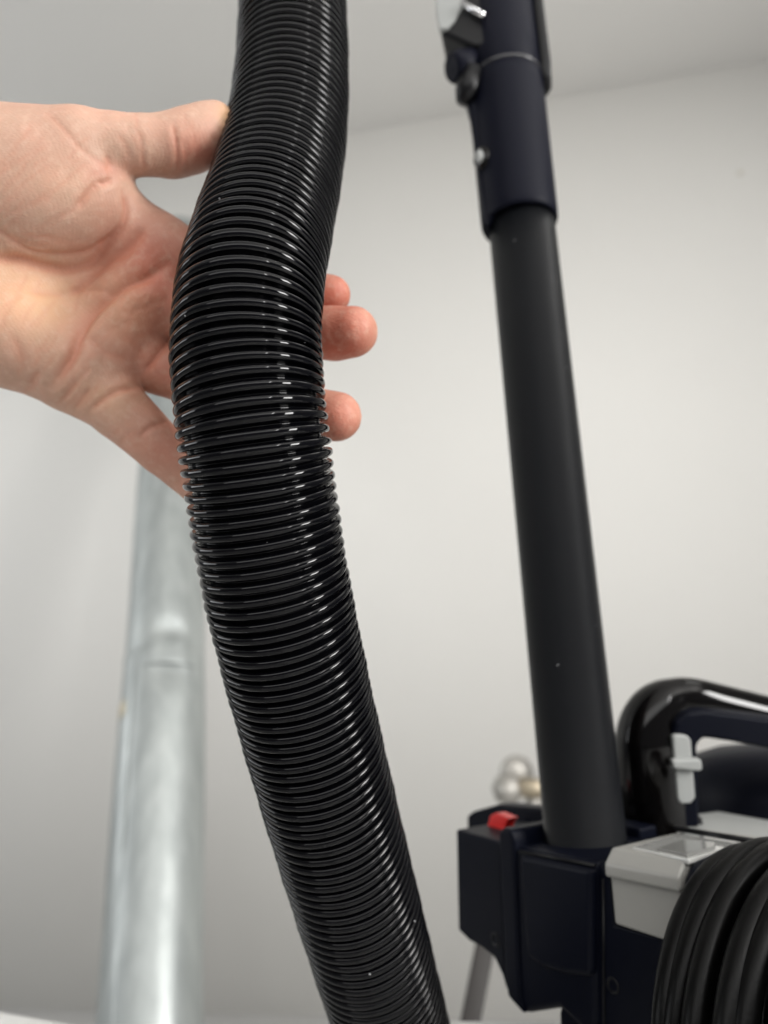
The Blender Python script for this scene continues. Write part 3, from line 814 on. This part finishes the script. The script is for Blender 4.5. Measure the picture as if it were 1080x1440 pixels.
    sweep('lid_gasket', [e0, e1], rrect(0.0022, 0.002, 0.0007, 3), M_black, t)
    # dark faceted cap on the near side of the lid
    a0 = (q1 - WB).dot(A) - 0.0005
    cap = [pA(969, 1211, a0), pA(1000, 1197, a0), pA(1130, 1166, a0), pA(1130, 1300, a0), pA(970, 1300, a0), pA(958, 1262, a0), pA(957, 1238, a0)]
    prism('side_cap', cap, -A * 0.016, M_navy, t, 0.003, 4)
    # silver shelf behind
    s0 = 0.075
    poly = [pB(960, 1128, s0), pB(1220, 1178, s0), pB(1220, 1200, s0), pB(960, 1165, s0)]
    zs = pB(1040, 1150, 0.085).z
    sh = [pZ(962, 1146, zs), pZ(1010, 1140, zs), pZ(1160, 1166, zs), pZ(1230, 1215, zs), pZ(1090, 1215, zs), pZ(950, 1168, zs)]
    prism('silver_shelf', sh, (0, 0, -0.012), M_greyl, t, 0.002, 3)
    # --- carrying handle: a gloss arch
    def H(u, v, z): return W(u, v, z)
    zpost = 0.345
    path = [(928, 1200, zpost), (926, 1160, zpost), (922, 1100, zpost), (919, 1050, zpost + .001), (921, 1020, zpost + .002), (932, 1000, zpost + .003), (951, 990, zpost + .004),
            (975, 990, zpost + .005), (1010, 998, zpost + .007), (1060, 1010, zpost + .01), (1120, 1024, zpost + .014), (1200, 1040, zpost + .02)]
    us = spline(range(len(path)), [p[0] for p in path]); vs_ = spline(range(len(path)), [p[1] for p in path]); zs_ = spline(range(len(path)), [p[2] for p in path])
    tt = np.linspace(0, len(path) - 1, 80)
    pts = [H(float(us(x)), float(vs_(x)), float(zs_(x))) for x in tt]
    sc = [max(0.70, 1.0 - 0.32 * max(0, min(1, (x - 3.2) / 3))) for x in tt]
    # profile: x is across the view, y towards the camera
    camdir = Vector(R @ np.array([0.25, 0.15, 1.0]))
    sweep('handle', pts, rrect(0.0345, 0.030, 0.0135, 8), M_gloss, t, up=camdir, scales=sc)
    # flat navy inner face of the handle
    zi = zpost - 0.0135
    inner = [(944, 1165), (944, 1040), (950, 1016), (966, 1003), (990, 1000), (1100, 1014), (1220, 1030), (1220, 1072), (1100, 1057), (1030, 1044), (990, 1038), (981, 1048), (982, 1080), (985, 1165)]
    prism('handle_inner_panel', [W(u, v, zi) for u, v in inner], Vector(R @ np.array([0, 0, -1.0])) * 0.012, M_navy, t, 0.002, 3)
    # light grey slide latch with its cross tab
    lt = [(946, 1036), (951, 1033), (967, 1035), (972, 1041), (978, 1122), (972, 1130), (958, 1131), (953, 1124)]
    prism('slide_latch', [W(u, v, zi - 0.0015) for u, v in lt], Vector(R @ np.array([0, 0, -1.0])) * 0.003, M_greyl, t, 0.0008, 3)
    tb_ = [(946, 1070), (982, 1068), (987, 1070), (988, 1082), (984, 1085), (947, 1081)]
    prism('latch_tab', [W(u, v, zi - 0.0045) for u, v in tb_], Vector(R @ np.array([0, 0, -1.0])) * 0.004, M_greyl, t, 0.001, 3)
    # handle foot
    ft = [(868, 1150), (905, 1166), (960, 1166), (990, 1150), (992, 1180), (868, 1200)]
    prism('handle_foot', [W(u, v, zpost - 0.008) for u, v in ft], Vector(R @ np.array([0, 0, -1.0])) * 0.024, M_black, t, 0.002, 3)
    # motor dome behind the handle opening
    dc = W(1085, 1170, 0.415)
    lathe('motor_dome', dc, up, [(-0.03, 0.050), (0.020, 0.050), (0.034, 0.046), (0.042, 0.036), (0.046, 0.022), (0.0475, 0.0)], M_navy, t, 64)
    for (u, v, off) in ((697, 1321, g0), (862, 1386, b0)):
        pc = pB(u, v, off)
        sc_ = lathe('screw', pc + B * 0.001, -B, [(0, 0.0030), (0.0013, 0.0028), (0.0015, 0.0022), (0.0009, 0.0018), (0.0009, 0.0)], M_black, t, 24)
    prism('shell_seam', [pB(u, v, b0 - 0.0008) for u, v in ((846, 1236), (848, 1236), (850, 1480), (848, 1480))], B * 0.002, M_black, t, 0)
    prism('dock_rib', [pB(u, v, b0 - 0.0030) for u, v in ((728, 1196), (834, 1216), (834, 1219), (728, 1199))], B * 0.002, M_black, t, 0)
    # black drum added behind the cord to darken the gaps between loops
    wc = pA(1175, 1500, a0 - 0.028)
    lathe('dark_gap_drum', wc, -A, [(-0.030, 0.048), (-0.004, 0.048), (0.0, 0.0445), (0.010, 0.0445), (0.010, 0.0)], M_black, t, 96)
    # the cord itself: one continuous cable laid in uneven loops
    r_ = 0.063
    loops = [(-0.0200, r_ - 0.0060), (-0.0145, r_ - 0.0048), (-0.0070, r_ - 0.0040), (0.0002, r_ - 0.0046), (0.0070, r_ - 0.0060), (0.0030, r_ - 0.0115), (0.0105, r_ - 0.0120), (0.0170, r_ - 0.0085), (0.0225, r_ - 0.0145), (0.0170, r_ - 0.0190), (0.0235, r_ - 0.0240), (0.014, r_ - 0.027)]
    fh = spline(range(len(loops)), [l[0] for l in loops]); fr = spline(range(len(loops)), [l[1] for l in loops])
    e1 = up; e2 = (-A).cross(up).normalized()
    n = 110; pts = []
    for k in range(n * (len(loops) - 1) + 1):
        x = k / n; i0 = min(int(x), len(loops) - 2); f = x - i0
        g = 0.5 - 0.5 * math.cos(math.pi * max(0, min(1, (f - 0.80) / 0.20)))          # change lane in the last fifth of each turn
        h_ = loops[i0][0] * (1 - g) + loops[i0 + 1][0] * g; rad = loops[i0][1] * (1 - g) + loops[i0 + 1][1] * g
        th = 2 * math.pi * (f + 0.42)
        rad *= 1 + 0.014 * math.sin(2 * th + i0 * 1.9) + 0.008 * math.sin(3 * th + i0); h_ += 0.0018 * math.sin(th * 1 + i0 * 2.3)
        pts.append(wc + (-A) * h_ + e1 * (rad * math.cos(th)) + e2 * (rad * math.sin(th)))
    circ = [(0.0038 * math.cos(2 * math.pi * q / 20), 0.0038 * math.sin(2 * math.pi * q / 20)) for q in range(20)]
    cord = sweep('power_cord', pts, circ, M_rubber, None, up=A)
    cord['label'] = 'thick black power cord wound in loops at the lower right of the vacuum'; cord['category'] = 'power cord'
make_vacuum()
